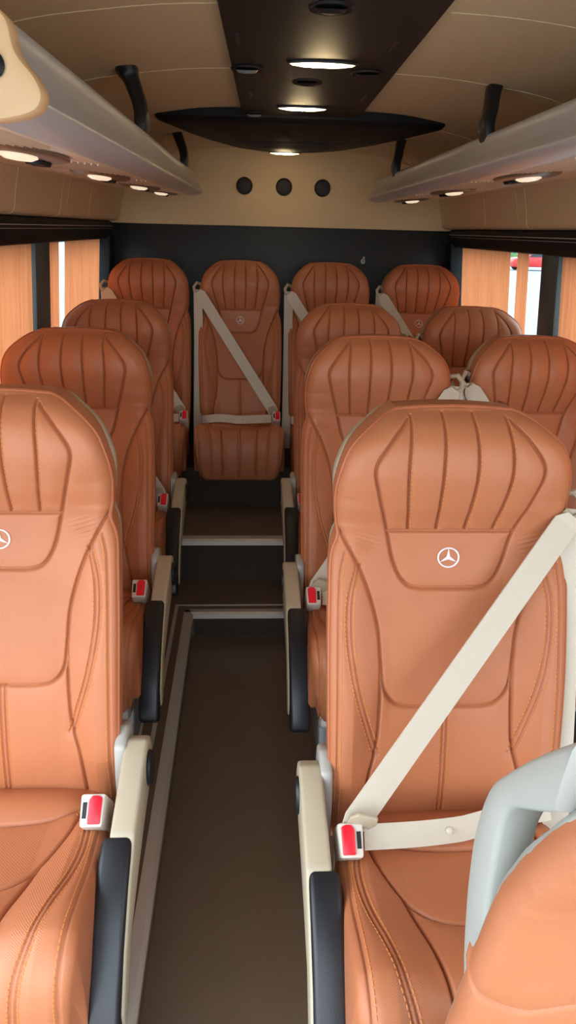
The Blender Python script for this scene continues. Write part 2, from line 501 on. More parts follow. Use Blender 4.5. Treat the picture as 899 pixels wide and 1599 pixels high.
def make_cushion_mesh():
    nu, nv = 241, 380
    t = np.linspace(0, CT[-1], nv); u = np.linspace(-1, 1, nu)
    U, T = np.meshgrid(u, t); X = U * chw(T)
    Y, Z = cush_pt(X, T)
    V = np.stack([X, Y, Z], -1)
    # side panels: pull the edge down towards a core line
    core = np.stack([np.interp(t, CT, CP[:, 0]), np.interp(t, CT, CP[:, 1])], 1)
    low = np.stack([np.clip(core[:, 0], -.40, .02), np.minimum(core[:, 1] - .02, -.13)], 1)
    cl, cr = [], []
    for k in (.3, .65, 1.0):
        e = V[:, :1].copy(); e[:, 0, 1] += (low[:, 0] - e[:, 0, 1]) * k; e[:, 0, 2] += (low[:, 1] - e[:, 0, 2]) * k; e[:, 0, 0] -= .003 * math.sin(k * 3.1); cl.append(e)
        e = V[:, -1:].copy(); e[:, 0, 1] += (low[:, 0] - e[:, 0, 1]) * k; e[:, 0, 2] += (low[:, 1] - e[:, 0, 2]) * k; e[:, 0, 0] += .003 * math.sin(k * 3.1); cr.append(e)
    W = np.concatenate(cl[::-1] + [V] + cr, 1)
    nvv, nuu = W.shape[:2]
    Tw = np.repeat(t[:, None], nuu, 1); Xw = np.abs(W[..., 0])
    pf = (((Xw > .12) & (Xw < .166) & (Tw > .2)) * 1.0)
    pf = np.maximum(pf, ((Xw < .10) & (Tw > .18) & (Tw < .33)) * .7)
    return grid_mesh('seat_cushion', W.reshape(-1, 3), nuu, nvv, perf=pf.reshape(-1))

def make_stitch_cush():
    mb = MB(); lines = []
    for l in mirror([CDB]):
        c = crom(l, 14); sg = 1 if l[0][0] > 0 else -1
        lines += [c + np.array([-.0075 * sg, 0]), c + np.array([.0075 * sg, 0])]
    lines += [crom([(x - .005 * np.sign(x), s) for x, s in l], 14) for l in mirror([CED])]
    def f(x, s):
        y, z = cush_pt(np.array([x]), np.array([s])); return (x, float(y[0]) - .0004, float(z[0]) + .0004)
    dash(mb, lines, f)
    return mb.build('stitching', 'thread', smooth=True, kind='stuff')

def make_emblem():
    h0 = TOP - .274; s = -.16                                        # local slope of the pad there
    p0 = surf_pt(0, h0, .0012)
    ya, yb = surf_pt(0, h0 - .012)[1], surf_pt(0, h0 + .012)[1]
    sl = (yb - ya) / .024
    def P(x, z, d=0): n = math.hypot(1, sl); return (x, p0[1] + z * sl / n - d, h0 + z / n)
    mb = MB()
    mb.tube([P(.0185 * math.cos(a), .0185 * math.sin(a), .0004) for a in np.linspace(0, 2 * math.pi, 41)[:-1]], .0017, 6, closed=True)
    v = [P(0, 0, .0022)]; k = 6
    for i in range(6):
        a = math.pi / 2 + i * math.pi / 3; r = .0182 if i % 2 == 0 else .0038
        v.append(P(r * math.cos(a), r * math.sin(a), .0004))
    mb.add(v, [(0, 1 + i, 1 + (i + 1) % 6) for i in range(6)])
    return mb.build('emblem', 'silver')

# armrest (aisle on +x side; mirrored with sx=-1) -----------------------
def make_armrest(sx):
    x0, x1 = sorted((sx * .216, sx * .262))
    top = [(.055, .06), (.04, .092), (.005, .108), (-.05, .098), (-.19, .060)]
    pad_t = [(-.19, .060), (-.24, .040), (-.31, -.012), (-.38, -.085), (-.425, -.150), (-.432, -.185), (-.418, -.200), (-.398, -.196)]
    low = [(-.36, -.150), (-.29, -.062), (-.20, .012)]
    body = top + [(-.20, .050), (-.26, .012), (-.33, -.05), (-.385, -.125), (-.38, -.175)] + [(-.345, -.165), (-.27, -.075), (-.19, -.045), (-.10, -.02), (.0, .0), (.045, .025)]
    b = MB().prism(body, *sorted((sx * .222, sx * .264)))
    arm = b.build('armrest', 'cream', bevel=.007, seg=3)
    padprof = pad_t + low
    pad = MB().prism(padprof, *sorted((sx * .209, sx * .260))).build('arm_pad', 'blacksoft', arm, bevel=.009, seg=3)
    cap = MB().lathe([(.0, -.004), (.030, -.004), (.033, 0), (.033, .004), (.028, .007), (.0, .007)], (sx * .266, -.012, .052), 'x', 28, sx=.95, sy=1.15).build('pivot_cap', 'black', arm, bevel=0, smooth=True)
    side = MB().prism([(.075, -.05), (.085, .03), (.075, .105), (.03, .125), (-.02, .11), (-.03, .04), (-.03, -.05)], *sorted((sx * .204, sx * .226))).build('recliner_cover', 'creamgrey', bevel=.008, seg=3)
    return arm, side

def make_buckle(sx):
    # block standing up out of the cushion gap, tilted to the front
    mb = MB(); mb.prism([(-.019, -.030), (.019, -.030), (.021, .028), (-.021, .028)], -.05, .048, 'z')
    o = mb.build('buckle', 'white', bevel=.005, seg=2)
    k = sx
    r = MB().prism([(k * -.006, -.025), (k * .015, -.025), (k * .016, .020), (k * .010, .024), (k * -.001, .024), (k * -.006, .016)], .042, .0525, 'z').build('release_button', 'red', o, bevel=.002)
    sl = MB().box(*sorted((k * -.016, k * -.009)), -.015, .013, .046, .0487).build('slot', 'black', o)
    o.location = (sx * .186, -.112, .034)
    o.rotation_euler = (math.radians(38), 0, math.radians(0))
    return o

def make_base(rear=False):
    objs = []
    if rear: return objs
    for sx in (-1, 1):
        x0, x1 = sorted((sx * .135, sx * .175))
        mb = MB().prism([(-.34, -.175), (-.02, -.175), (-.05, -.26), (-.03, -.36), (.02, -.385), (-.38, -.385), (-.31, -.345), (-.27, -.27)], x0, x1)
        objs.append(mb.build('leg', 'steel', bevel=.006))
    mb = MB().prism([(-.42, -.155), (-.43, -.175), (-.40, -.20), (.04, -.20), (.05, -.10), (.0, -.08), (-.05, -.13)], -.185, .185)
    objs.append(mb.build('seat_pan', 'creamgrey', bevel=.008))
    return objs

def ribbon(mb, pts, widthdir, w, th=.0014):
    """strap of webbing: pts centre line, widthdir per point"""
    v = []; f = []; n = len(pts)
    for i, p in enumerate(pts):
        p = Vector(p); wd = Vector(widthdir[i] if isinstance(widthdir, list) else widthdir).normalized()
        t = (Vector(pts[min(i + 1, n - 1)]) - Vector(pts[max(i - 1, 0)])).normalized()
        nn = t.cross(wd).normalized(); ww = w[i] if isinstance(w, (list, np.ndarray)) else w
        for a, b in ((-1, -1), (1, -1), (1, 1), (-1, 1)): v.append(p + wd * (a * ww / 2) + nn * (b * th))
    for i in range(n - 1):
        for k in range(4): l = (k + 1) % 4; f.append((i * 4 + k, i * 4 + l, (i + 1) * 4 + l, (i + 1) * 4 + k))
    f.append((3, 2, 1, 0)); f.append(tuple((n - 1) * 4 + k for k in range(4)))
    return mb.add(v, f)

GH = .585                                                             # guide height
def make_belt(g, parts, GH=.640):
    """g: side of the guide (+1 / -1); buckle is on the other side"""
    objs = []
    gx = g * .216; gy = float(ybase(np.array([GH]))[()][0] if np.ndim(ybase(np.array([GH]))) else 0) + .035
    # guide: a hooked loop
    mb = MB(); mb.tube([(g * .188, gy + .03, GH - .01), (g * .205, gy + .02, GH + .02), (g * .222, gy + .002, GH + .026), (g * .236, gy - .012, GH + .008), (g * .232, gy - .016, GH - .014), (g * .214, gy - .016, GH - .020), (g * .200, gy - .010, GH - .006)], .0075, 8)
    objs.append(mb.build('belt_guide', 'cream', smooth=True))
    mb = MB().prism([(g * .178, GH - .03), (g * .206, GH - .03), (g * .214, GH + .012), (g * .206, GH + .028), (g * .18, GH + .02)], gy + .018, gy + .045, 'y')
    objs.append(mb.build('guide_mount', 'black', bevel=.005))
    if 'diag' in parts:
        bx, bh = -g * .182, .070
        N = 36; pts = []; ws = []
        for i in range(N + 1):
            k = i / N
            x = gx * .985 + (bx - gx * .985) * k; h = GH - .012 + (bh - GH + .012) * k
            ylin = (gy - .02) + (-.114 - (gy - .02)) * k
            c = [float(back_surface_y(np.array([np.clip(x + o, -.19, .19)]), np.array([h]), False)[0]) for o in (-.025, 0, .025)]
            pts.append((x, min(ylin, min(c) - .007), h)); ws.append(.053)
        d = Vector((bx - gx, 0, bh - GH)); wd = Vector((-d.z, 0, d.x)).normalized()
        ws[0] = .030; ws[-1] = .040
        objs.append(ribbon(MB(), pts, wd, ws).build('shoulder_belt', 'belt', smooth=False))
        tongue = MB().prism([(-.020, .0), (.020, .0), (.024, .022), (.017, .042), (-.017, .042), (-.024, .022)], -.003, .004, 'y').build('latch_tongue', 'cream', bevel=.002)
        tongue.location = (-g * .172, -.115, .076); tongue.rotation_euler = (math.radians(22), math.radians(20 * g), 0)
        objs.append(tongue)
    if 'lap' in parts:
        pts = []; N = 26
        for i in range(N + 1):
            k = i / N; x = -g * .160 + (g * .196 + g * .160) * k
            y = -.116 + .090 * k - .016 * math.sin(k * math.pi); yy, zz = cush_pt(np.array([np.clip(x, -.18, .18)]), np.array([max(.02, tfy(y) if y < .03 else .02)]), False)
            z = .050 + (.020 - .050) * k
            pts.append((x, y, max(z, float(zz[0]) + .022)))
        objs.append(ribbon(MB(), pts, Vector((0, .62, .78)), .044).build('lap_belt', 'belt'))
        btn = MB().lathe([(0, 0), (.0062, 0), (.0062, .002), (.004, .0036), (0, .0036)], (0, 0, 0), 'z', 14).build('belt_stud', 'white', smooth=True)
        q = pts[11]; btn.location = (q[0], q[1] - .002, q[2] + .002); btn.rotation_euler = (math.radians(50), 0, 0); objs.append(btn)
    if 'vert' in parts:
        P = [(gx, gy - .006, GH - .005), (g * .216, .105, .42), (g * .219, .035, .16), (g * .222, -.01, -.04), (g * .220, -.02, -.2)]
        P = [tuple(p) for p in crom(P, 6)]
        objs.append(ribbon(MB(), P, Vector((1, -.25, 0)), .046).build('retractor_belt', 'belt'))
    return objs

# prototypes of all seat pieces (built once, linked data afterwards)
PROTO = {}
def proto(o): COL.objects.unlink(o); return o
backmesh = make_back_mesh(); cushmesh = make_cushion_mesh()
PLAIN_BACK = True; plainmesh = make_back_mesh(); SHP = make_shell(); PLAIN_BACK = False
PIP = make_piping(); STB = make_stitch_back(); SHL = make_shell(); STC = make_stitch_cush(); EMB = make_emblem()
PLAIN = [SHP, PIP, STB, SHL, STC, EMB]
ARM = {sx: make_armrest(sx) for sx in (-1, 1)}
BUC = {sx: make_buckle(sx) for sx in (-1, 1)}
BASE = make_base()
BELT = {(g, p): make_belt(g, p) for g, p in ((1, 'diag lap vert'), (-1, 'diag lap vert'))}
BELT[(1, 'front')] = make_belt(1, 'diag lap vert', .590)
SRC = [*PLAIN, *BASE, *[b for l in BELT.values() for b in l], *BUC.values(), *[q for a in ARM.values() for q in a]]
for b in (0,):
    pass

def put(src, parent, base_z, name=None):
    """copy of a prototype part (and of its own children) under a seat"""
    c = src.copy(); COL.objects.link(c); c.parent = parent
    c.location = (c.location.x, c.location.y, c.location.z + base_z)
    for ch in src.children:
        d = ch.copy(); COL.objects.link(d); d.parent = c
    return c

def seat(label, x, y, ztop, floor_z, arm=0, buckle=0, belt=None, base=True, fold=0.0, wide=1.0, shell=True, group='tan leather passenger seats'):
    """x, y: joint of cushion and backrest; ztop: top of the backrest"""
    jz = ztop - TOP
    t = thing('passenger_seat', label, 'seat', (x, y, floor_z), group)
    t.scale.x = wide
    z = jz - floor_z
    b = bpy.data.objects.new('backrest', backmesh if shell else plainmesh); COL.objects.link(b); b.parent = t; b.location.z = z; b.rotation_euler.x = fold
    c = bpy.data.objects.new('seat_cushion', cushmesh); COL.objects.link(c); c.parent = t; c.location.z = z
    for p in ((PIP, STB, EMB) if shell else ()):
        d = p.copy(); COL.objects.link(d); d.parent = b
    d = STC.copy(); COL.objects.link(d); d.parent = c
    if shell: put(SHL, t, z)
    else:                                                             # grey frame just behind the pad
        q = put(SHP, t, z); q.rotation_euler.x = fold; q.scale = (.985, .36, .99); b.scale.y = .36; q.data = q.data.copy(); q.data.materials[0] = M['handle']
    if base:
        for p in BASE:
            q = put(p, t, z)
            if q.name.startswith('leg'):
                k = (z - .175) / .21; q.scale.z = k; q.location.z = z - .175 + .175 * k
    if arm:
        for p in ARM[arm]: put(p, t, z)
    if buckle: put(BUC[buckle], t, z)
    if belt:
        for p in BELT[belt]: put(p, t, z)
    return t

D = .172        # the top of the backrest sits this far behind the joint
P0 = .108       # platform height
FULL = 'diag lap vert'
W1 = 1.08
FOLD = math.radians(20.5)
s_r0 = seat('tan leather seat at bottom right with pale grey grab handle on its shoulder', .403, .471, 1.365, P0, fold=FOLD, wide=W1, shell=False)
seat('tan leather seat right of the aisle at front, whole white belt across it', .388, 1.255 - D, 1.247, P0, arm=-1, buckle=-1, belt=(1, 'front'), wide=W1)
seat('tan leather aisle seat directly behind the front belted right seat', .400, 2.15 - D, 1.250, P0, arm=-1, buckle=-1, belt=(1, FULL), wide=W1)
seat('tan leather window seat cut off by the right edge of the photo', .902, 2.205 - D, 1.250, P0, buckle=1, belt=(-1, FULL), wide=1.0)
seat('tan leather aisle seat, third in the file right of the aisle, mostly hidden', .410, 2.88 - D, 1.276, P0, arm=-1, buckle=-1, belt=(1, FULL), wide=1.02)
seat('tan leather window seat beside the right curtains, one row before the back row', .906, 2.88 - D, 1.273, P0, buckle=1, belt=(-1, FULL), wide=1.0)
seat('bright tan leather seat at front left, cut by the photo edge, empty buckle', -.480, 1.335 - D, 1.250, P0, arm=1, buckle=1, wide=W1)
seat('shaded tan leather seat directly behind the front left seat', -.515, 2.20 - D, 1.250, P0, arm=1, buckle=1, wide=W1)
seat('tan leather seat, third in the left file, belt fastened at its aisle side', -.509, 2.88 - D, 1.273, P0, arm=1, buckle=1, belt=(-1, FULL), wide=1.02)
for lab, x in (('tan leather back row seat by the left curtains', -.484), ('tan leather back row seat facing the aisle with a white belt across it', -.031),
               ('tan leather back row seat, third from the left, half hidden by the seat before it', .418), ('tan leather back row seat by the right curtains', .878)):
    seat(lab, x, 3.72 - D, 1.395, .307, buckle=1, belt=(-1, FULL), base=False, wide=.965)

# prototypes are removed from the scene again (their data lives on in the seats)
for o in SRC:
    for ch in list(o.children): bpy.data.objects.remove(ch)
    bpy.data.objects.remove(o)

# grab handle on the near right seat: a looped bar in the fore-and-aft plane
def handle2():
    ox, oy, oz = .403, .471, P0
    outer = crom([(.318, 1.285), (.354, 1.245), (.393, 1.197), (.424, 1.150), (.438, 1.091), (.437, 1.042), (.432, 1.010), (.424, .975), (.412, .945), (.400, .925)], 6)
    inner = crom([(.326, 1.222), (.345, 1.204), (.363, 1.188), (.382, 1.170), (.391, 1.146), (.392, 1.107), (.391, 1.068), (.386, 1.045), (.380, 1.015), (.375, .985)], 6)
    v = []; n = len(outer)
    for (a, b) in zip(outer, inner):
        ctr = (a + b) / 2
        for k in range(16):
            t = 2 * math.pi * k / 16; c = math.copysign(abs(math.cos(t)) ** .4, math.cos(t)); s_ = math.copysign(abs(math.sin(t)) ** .4, math.sin(t))
            p = ctr + (a - b) / 2 * c
            v.append(((.203 + .016 * s_ - ox) / W1, p[0] - oy, p[1] - oz))
    f = [(i * 16 + k, i * 16 + (k + 1) % 16, (i + 1) * 16 + (k + 1) % 16, (i + 1) * 16 + k) for i in range(n - 1) for k in range(16)]
    f += [tuple(range(15, -1, -1)), tuple((n - 1) * 16 + k for k in range(16))]
    return MB().add(v, f)
gh = handle2().build('grab_handle', 'handle', s_r0, smooth=True)
gh['label'] = 'pale grey looped grab handle'

# ------------------------------------------------------------------ the van
CX = .19                                       # centre line
YR = 4.05                                      # rear wall
# floor: aisle, platforms, two steps
fl = MB()
fl.box(-.217, .215, -.5, 2.52, -.04, 0)                    # aisle
fl.box(-.80, -.217, -.5, 2.52, -.04, P0); fl.box(.215, 1.19, -.5, 2.52, -.04, P0)
fl.box(-.80, 1.19, 2.52, 2.80, -.04, P0)
fl.box(-.80, 1.19, 2.80, YR, -.04, .307)
struct(fl.build('floor', 'floor'))
rs = MB(); rs.box(-.21, .21, 2.515, 2.522, .004, P0 - .022)
struct(rs.build('trim_1', 'riser'))
rs = MB(); rs.box(-.79, 1.18, 2.795, 2.802, P0 + .003, .307 - .022)
struct(rs.build('trim_2', 'riser'))
# base panel under the back row
rs = MB(); rs.box(-.79, 1.18, 3.20, 3.24, .307, .50); rs.box(-.79, 1.18, 3.24, 3.60, .46, .50)
struct(rs.build('trim_3', 'riser'))
# aluminium edge: runs along the left platform and turns into the first nosing
e = MB()
e.prism([(-.247, P0), (-.247, P0 + .004), (-.221, P0 + .004), (-.211, P0 - .004), (-.211, P0 - .022), (-.217, P0 - .022), (-.217, P0)], -.5, 2.54, 'y')
e.prism([(2.545, P0), (2.545, P0 + .004), (2.522, P0 + .004), (2.512, P0 - .004), (2.512, P0 - .022), (2.519, P0 - .022), (2.519, P0)], -.245, .215, 'x')
struct(e.build('trim_4', 'alu'))
e = MB(); e.box(-.287, -.274, -.5, 2.585, P0, P0 + .005); e.box(-.325, -.317, -.5, 2.62, P0, P0 + .004); e.box(-.287, .3, 2.580, 2.586, P0, P0 + .003)
struct(e.build('trim_5', 'alu'))
e = MB(); e.prism([(2.835, .307), (2.835, .311), (2.800, .311), (2.790, .303), (2.790, .284), (2.796, .284), (2.796, .307)], -.79, 1.18, 'x')
struct(e.build('trim_6', 'alu'))

YF0 = .55                                      # walls begin beside the first row (doors open in front of that)
def side_wall(sg, name, YF):
    X = lambda r: CX + sg * r
    mb = MB()
    # lower wall, waist, band above windows, headliner side
    mb.prism([(X(1.0), -.04), (X(1.0), .98), (X(.965), 1.0), (X(1.04), 1.0), (X(1.06), -.04)], YF, YR, 'y')
    mb.prism([(X(.93), 1.487), (X(.90), 1.60), (X(1.0), 1.60), (X(1.02), 1.487)], YF, YR + .05, 'y')
    return mb.build(name, 'beige', kind='structure')
side_wall(-1, 'wall_left', 1.06); side_wall(1, 'wall_right', .55)

def headliner():
    """one curved shell: side panels, shoulders and roof"""
    prof = [(.895, 1.572), (.872, 1.585), (.86, 1.64), (.845, 1.70), (.825, 1.76), (.78, 1.815), (.70, 1.862), (.60, 1.893), (.48, 1.912), (.30, 1.930), (.0, 1.938)]
    pr = crom(prof, 5)
    L = [(CX - r, z) for r, z in pr] + [(CX + r, z) for r, z in pr[::-1][1:]]
    n = len(L); ys = list(np.linspace(-.3, YR + .05, 40)); v = []; f = []
    for y in ys:
        k = np.clip((y - 3.5) / .6, 0, 1) ** 2
        for x, z in L:
            sx = (x - CX) * (1 - .03 * k); v.append((CX + sx, y, z))
    N = len(ys)
    for i in range(N - 1):
        for j in range(n - 1): f.append((i * n + j, i * n + j + 1, (i + 1) * n + j + 1, (i + 1) * n + j))
    o = len(v)
    for y in ys:
        for x, z in L: v.append((CX + (x - CX) * 1.06, y, z + .05))
    for i in range(N - 1):
        for j in range(n - 1): f.append((o + i * n + j, o + (i + 1) * n + j, o + (i + 1) * n + j + 1, o + i * n + j + 1))
    for j in range(n - 1):
        f.append((j, j + 1, o + j + 1, o + j)); a = (N - 1) * n; f.append((a + j, o + a + j, o + a + j + 1, a + j + 1))
    for i in range(N - 1):
        for j in (0, n - 1): f.append((i * n + j, (i + 1) * n + j, o + (i + 1) * n + j, o + i * n + j))
    MB().add(v, f).build('ceiling', 'beige', smooth=True, kind='structure')
    # stitched seams
    s = MB()
    for y in (1.555, 2.12, 2.95):
        for a in (slice(8, 48), slice(n - 48, n - 8)):
            s.tube([(x, y, z - .0005) for x, z in L[a]], .0010, 5)
    for y in (1.15, 1.75, 2.3, 2.85, 3.35):
        for a in (slice(0, 19), slice(n - 19, n)):
            q = [(x, y, z) for x, z in L[a]]
            s.tube([(x + (.001 if x < CX else -.001), y, z) for x, y, z in q], .0011, 5)
    struct(s.build('trim_7', 'seam', smooth=True))
headliner()

# rear wall: black padded lower panel, beige upper panel
rw = MB(); rw.box(CX - 1.0, CX + 1.0, YR, YR + .05, .30, 1.568)
struct(rw.build('wall_rear', 'rearblack', bevel=.01))
ru = MB()
arc = [(CX - .90, 1.572), (CX + .90, 1.572), (CX + .86, 1.72), (CX + .78, 1.84), (CX + .5, 1.93), (CX, 1.95), (CX - .5, 1.93), (CX - .78, 1.84), (CX - .86, 1.72)]
arc[0] = (CX - .93, 1.562); arc[1] = (CX + .93, 1.562)
ru.prism(arc, YR - .012, YR + .04, 'y')
struct(ru.build('trim_8', 'beige', bevel=.006))
for i, x in enumerate((-.012, .192, .392)):
    nm = ('left', 'middle', 'right')[i]
    t = thing('speaker', f'round black speaker on the beige rear panel, {nm} one of three', 'speaker', (x, YR - .012, 1.755), 'round speakers on the rear panel')
    MB().lathe([(.0, .0), (.042, .0), (.042, -.008), (.038, -.013), (.034, -.010), (.034, 0)], (0, 0, 0), 'y', 32).build('bezel', 'black', t, smooth=True)
    MB().lathe([(.0, -.0125), (.012, -.0122), (.024, -.0110), (.034, -.0085), (.034, -.004), (0, -.004)], (0, 0, 0), 'y', 32).build('grille', 'speaker', t, smooth=True)

# windows --------------------------------------------------------------
ZW0, ZW1 = 1.0, 1.487
def window_side(sg, k0, spans, pillars, YF):
    X = lambda r: CX + sg * r
    wx = lambda z: .985 - (z - 1.0) * .09
    for i, (y0, y1) in enumerate(spans):
        g = MB().prism([(X(wx(ZW0) + .012), ZW0), (X(wx(ZW1) + .012), ZW1), (X(wx(ZW1) + .016), ZW1), (X(wx(ZW0) + .016), ZW0)], y0, y1, 'y')
        struct(g.build(f'window_{k0 + i}', 'glass'))
    for j, (y0, y1, dep, m) in enumerate(pillars):
        p = MB().prism([(X(wx(ZW0) - dep), ZW0 - .05), (X(wx(ZW1) - dep), ZW1 + .02), (X(wx(ZW1) + .04), ZW1 + .02), (X(wx(ZW0) + .04), ZW0 - .05)], y0, y1, 'y')
        struct(p.build(f'trim_{k0 * 10 + j}', m, bevel=.012))
    # dark trim above the windows with thin pale lines
    t = MB().prism([(X(.905), 1.572), (X(.885), 1.566), (X(.882), 1.545), (X(.893), 1.538), (X(.893), 1.520), (X(.90), 1.487), (X(.95), 1.480), (X(.95), 1.572)], YF, YR - .05, 'y')
    struct(t.build(f'trim_{k0 * 10 + 5}', 'trim', bevel=.004))
    l = MB(); l.box(*sorted((X(.8835), X(.8800))), YF, YR - .06, 1.5440, 1.5462); l.box(*sorted((X(.894), X(.8905))), YF, YR - .06, 1.5330, 1.5345)
    struct(l.build(f'trim_{k0 * 10 + 6}', 'trimline'))
    s = MB().prism([(X(.94), 1.0), (X(.94), .985), (X(1.02), .985), (X(1.02), 1.012), (X(.96), 1.012)], YF, YR, 'y')
    struct(s.build(f'trim_{k0 * 10 + 7}', 'trim', bevel=.004))
window_side(-1, 1, [(1.10, 2.66), (2.80, 4.0)], [(2.635, 2.825, .035, 'pillar'), (3.92, 4.05, .06, 'trim'), (1.06, 1.14, .035, 'trim')], 1.06)
window_side(1, 3, [(.55, 2.62), (2.74, 3.98)], [(2.605, 2.765, .035, 'pillar'), (3.94, 4.05, .06, 'trim')], .55)

CURT = 'orange pleated window curtains'
def curtain(label, sg, y0, y1, pitch=.045, amp=.010, seed=0):
    n = max(12, int((y1 - y0) / .004)); rng = np.random.RandomState(seed)
    ys = np.linspace(y0, y1, n); zs = np.linspace(1.00, 1.497, 14)
    ph = np.cumsum(np.ones(n) * (2 * math.pi * (y1 - y0) / n / pitch) * (1 + .3 * np.sin(ys * 31 + seed)))
    v = []; f = []
    for z in zs:
        wx = .985 - (z - 1.0) * .09 - .024
        a = amp * (1.0 - .25 * (z - 1) / .49)
        for y, p in zip(ys, ph):
            v.append((CX + sg * (wx + a * math.sin(p + .4 * math.sin(z * 5))), y, z))
    for i in range(13):
        for j in range(n - 1): f.append((i * n + j, i * n + j + 1, (i + 1) * n + j + 1, (i + 1) * n + j))
    o = MB().add(v, f).build('window_curtain', 'curtain', smooth=True)
    tag(o, label, 'curtain', CURT); return o
curtain('orange curtain at the left photo edge, before the grey pillar', -1, 1.15, 2.61, .05, .007, 1)
curtain('narrow gathered orange curtain just behind the left grey pillar', -1, 2.845, 2.975, .024, .007, 2)
curtain('wide orange curtain by the left end of the back row', -1, 3.10, 3.79, .05, .007, 3)
curtain('wide orange curtain by the right end of the back row', 1, 3.13, 3.84, .045, .006, 4)
curtain('narrow orange curtain between two slits of daylight on the right', 1, 2.92, 3.03, .04, .006, 5)
curtain('orange curtain at the right photo edge, before the dark pillar', 1, .56, 2.585, .05, .007, 6)

# luggage racks -----------------------------------------------------------
def rack(sg, label, zf, zb, cap):
    nx = .41                                            # nose distance from the centre line
    y0, y1 = .88, 3.82
    t = thing('luggage_rack', label, 'luggage rack', (CX + sg * nx, y0, zf), 'overhead luggage racks')
    sl = (zb - zf) / (y1 - y0)
    Q = lambda a, z, y: (sg * a, y, z + sl * y)
    def ext(prof, a, b, name, m, bevel=0.0, smooth=False, par=t):
        n = len(prof); v = [Q(p[0], p[1], a) for p in prof] + [Q(p[0], p[1], b) for p in prof]
        f = [(i, (i + 1) % n, n + (i + 1) % n, n + i) for i in range(n)] + [tuple(range(n - 1, -1, -1)), tuple(range(n, 2 * n))]
        return MB().add(v, f).build(name, m, par, bevel=bevel, smooth=smooth)
    L = y1 - y0
    nose = [tuple(p) for p in crom([(.040, .075), (.030, .080), (.022, .072), (.020, .055), (.012, .030), (.0, .010), (-.004, .0), (.004, -.007), (.020, -.013), (.045, -.018)], 5)] + [(.055, -.018), (.055, -.008), (.03, -.004), (.03, .03), (.045, .06)]
    ext(nose, 0, L, 'front_rail', 'rackalu', smooth=True)
    # tray floor and underside
    ext([(.045, -.006), (.045, -.017), (.44, .012), (.46, .03), (.44, .03)], .01, L, 'tray', 'rackunder')
    # ribbed stretches of the underside
    for a, b in ((.05, .34), (.72, 1.10), (1.45, 1.85), (2.2, 2.6)):
        mb = MB()
        for k in range(14):
            x = .075 + k * .013
            z = -.0175 + (x - .045) * (.029 / .395)
            mb.add([Q(x, z + .002, a), Q(x + .007, z + .002, a), Q(x + .0035, z - .004, a), Q(x, z + .002, b), Q(x + .007, z + .002, b), Q(x + .0035, z - .004, b)],
                   [(0, 1, 4, 3), (1, 2, 5, 4), (2, 0, 3, 5), (0, 2, 1), (3, 4, 5)])
        mb.build('rib_panel', 'rackunder', t)
    # passenger service units: bronze plate, oval lamp lens, two air nozzles
    for y in (.52, 1.25, 2.0, 2.72):
        x = .17; z = -.0185 + (x - .045) * (.029 / .395)
        pl = MB().lathe([(0, 0), (.09, 0), (.098, -.003), (.098, -.007), (.09, -.010), (0, -.010)], (0, 0, 0), 'z', 36, sx=.75, sy=1.75).build('service_panel', 'bronze', t, smooth=True, loc=Q(x, z + .003, y))
        pl.rotation_euler.y = -sg * math.atan(.029 / .395)
        MB().lathe([(0, -.009), (.036, -.009), (.038, -.013), (.026, -.018), (0, -.020)], (0, 0, 0), 'z', 30, sx=.8, sy=1.5).build('reading_lens', 'lensglow', pl, smooth=True, loc=(0, -.02, 0))
        for dy in (.085, .125):
            MB().lathe([(0, -.008), (.018, -.008), (.020, -.012), (.017, -.018), (.010, -.016), (0, -.013)], (0, dy, 0), 'z', 22).build('air_nozzle', 'black', pl, smooth=True)
    if cap:
        prof = [tuple(p) for p in crom([(.34, .11), (.20, .105), (.10, .095), (.062, .085), (.040, .088), (.018, .072), (.012, .044), (-.006, .020), (-.010, .002), (.004, -.012), (.05, -.020), (.12, -.016), (.34, .012)], 4)]
        c = ext(prof, -.035, 0, 'end_cap', 'beigecap', bevel=.006)
        MB().lathe([(0, 0), (.0125, 0), (.0135, -.003), (.010, -.007), (0, -.008)], (sg * .036, -.035, .030), 'y', 24).build('bolt', 'black', c, smooth=True)
    # black hanger arms up to the roof
    ln = .6 if sg > 0 else 1.0
    for y, mz in (((2.10 if sg > 0 else 2.03) - y0, .235), (3.32 - y0, .21)):
        pts = crom([((.046 if sg > 0 else .060), y - .02, .030), ((.026 if sg > 0 else .036) + .004 * ln, y - .02, .095), (.030 + .014 * ln, y - .005, .140), (.030 + .032 * ln, y + .02, .190), (.030 + .048 * ln, y + .03, .232)], 6)
        C = [Q(p[0], p[2], p[1]) for p in pts]
        k = np.linspace(0, 1, len(C))
        wx = np.interp(k, [0, .3, .62, .85, 1], [.012, .018, .018, .020, .030]); wy = np.interp(k, [0, .3, .62, .85, 1], [.034, .034, .026, .030, .052])
        MB().tube(C, [(float(a), float(b)) for a, b in zip(wx, wy)], 12, up=(1, 0, 0), sq=.6).build('hanger_arm', 'black', t, smooth=True)
    return t
rack(-1, 'grey and beige luggage rack above the left windows with a beige end cap', 1.667, 1.711, True)
rack(1, 'grey and beige luggage rack above the right windows', 1.722, 1.703, True)

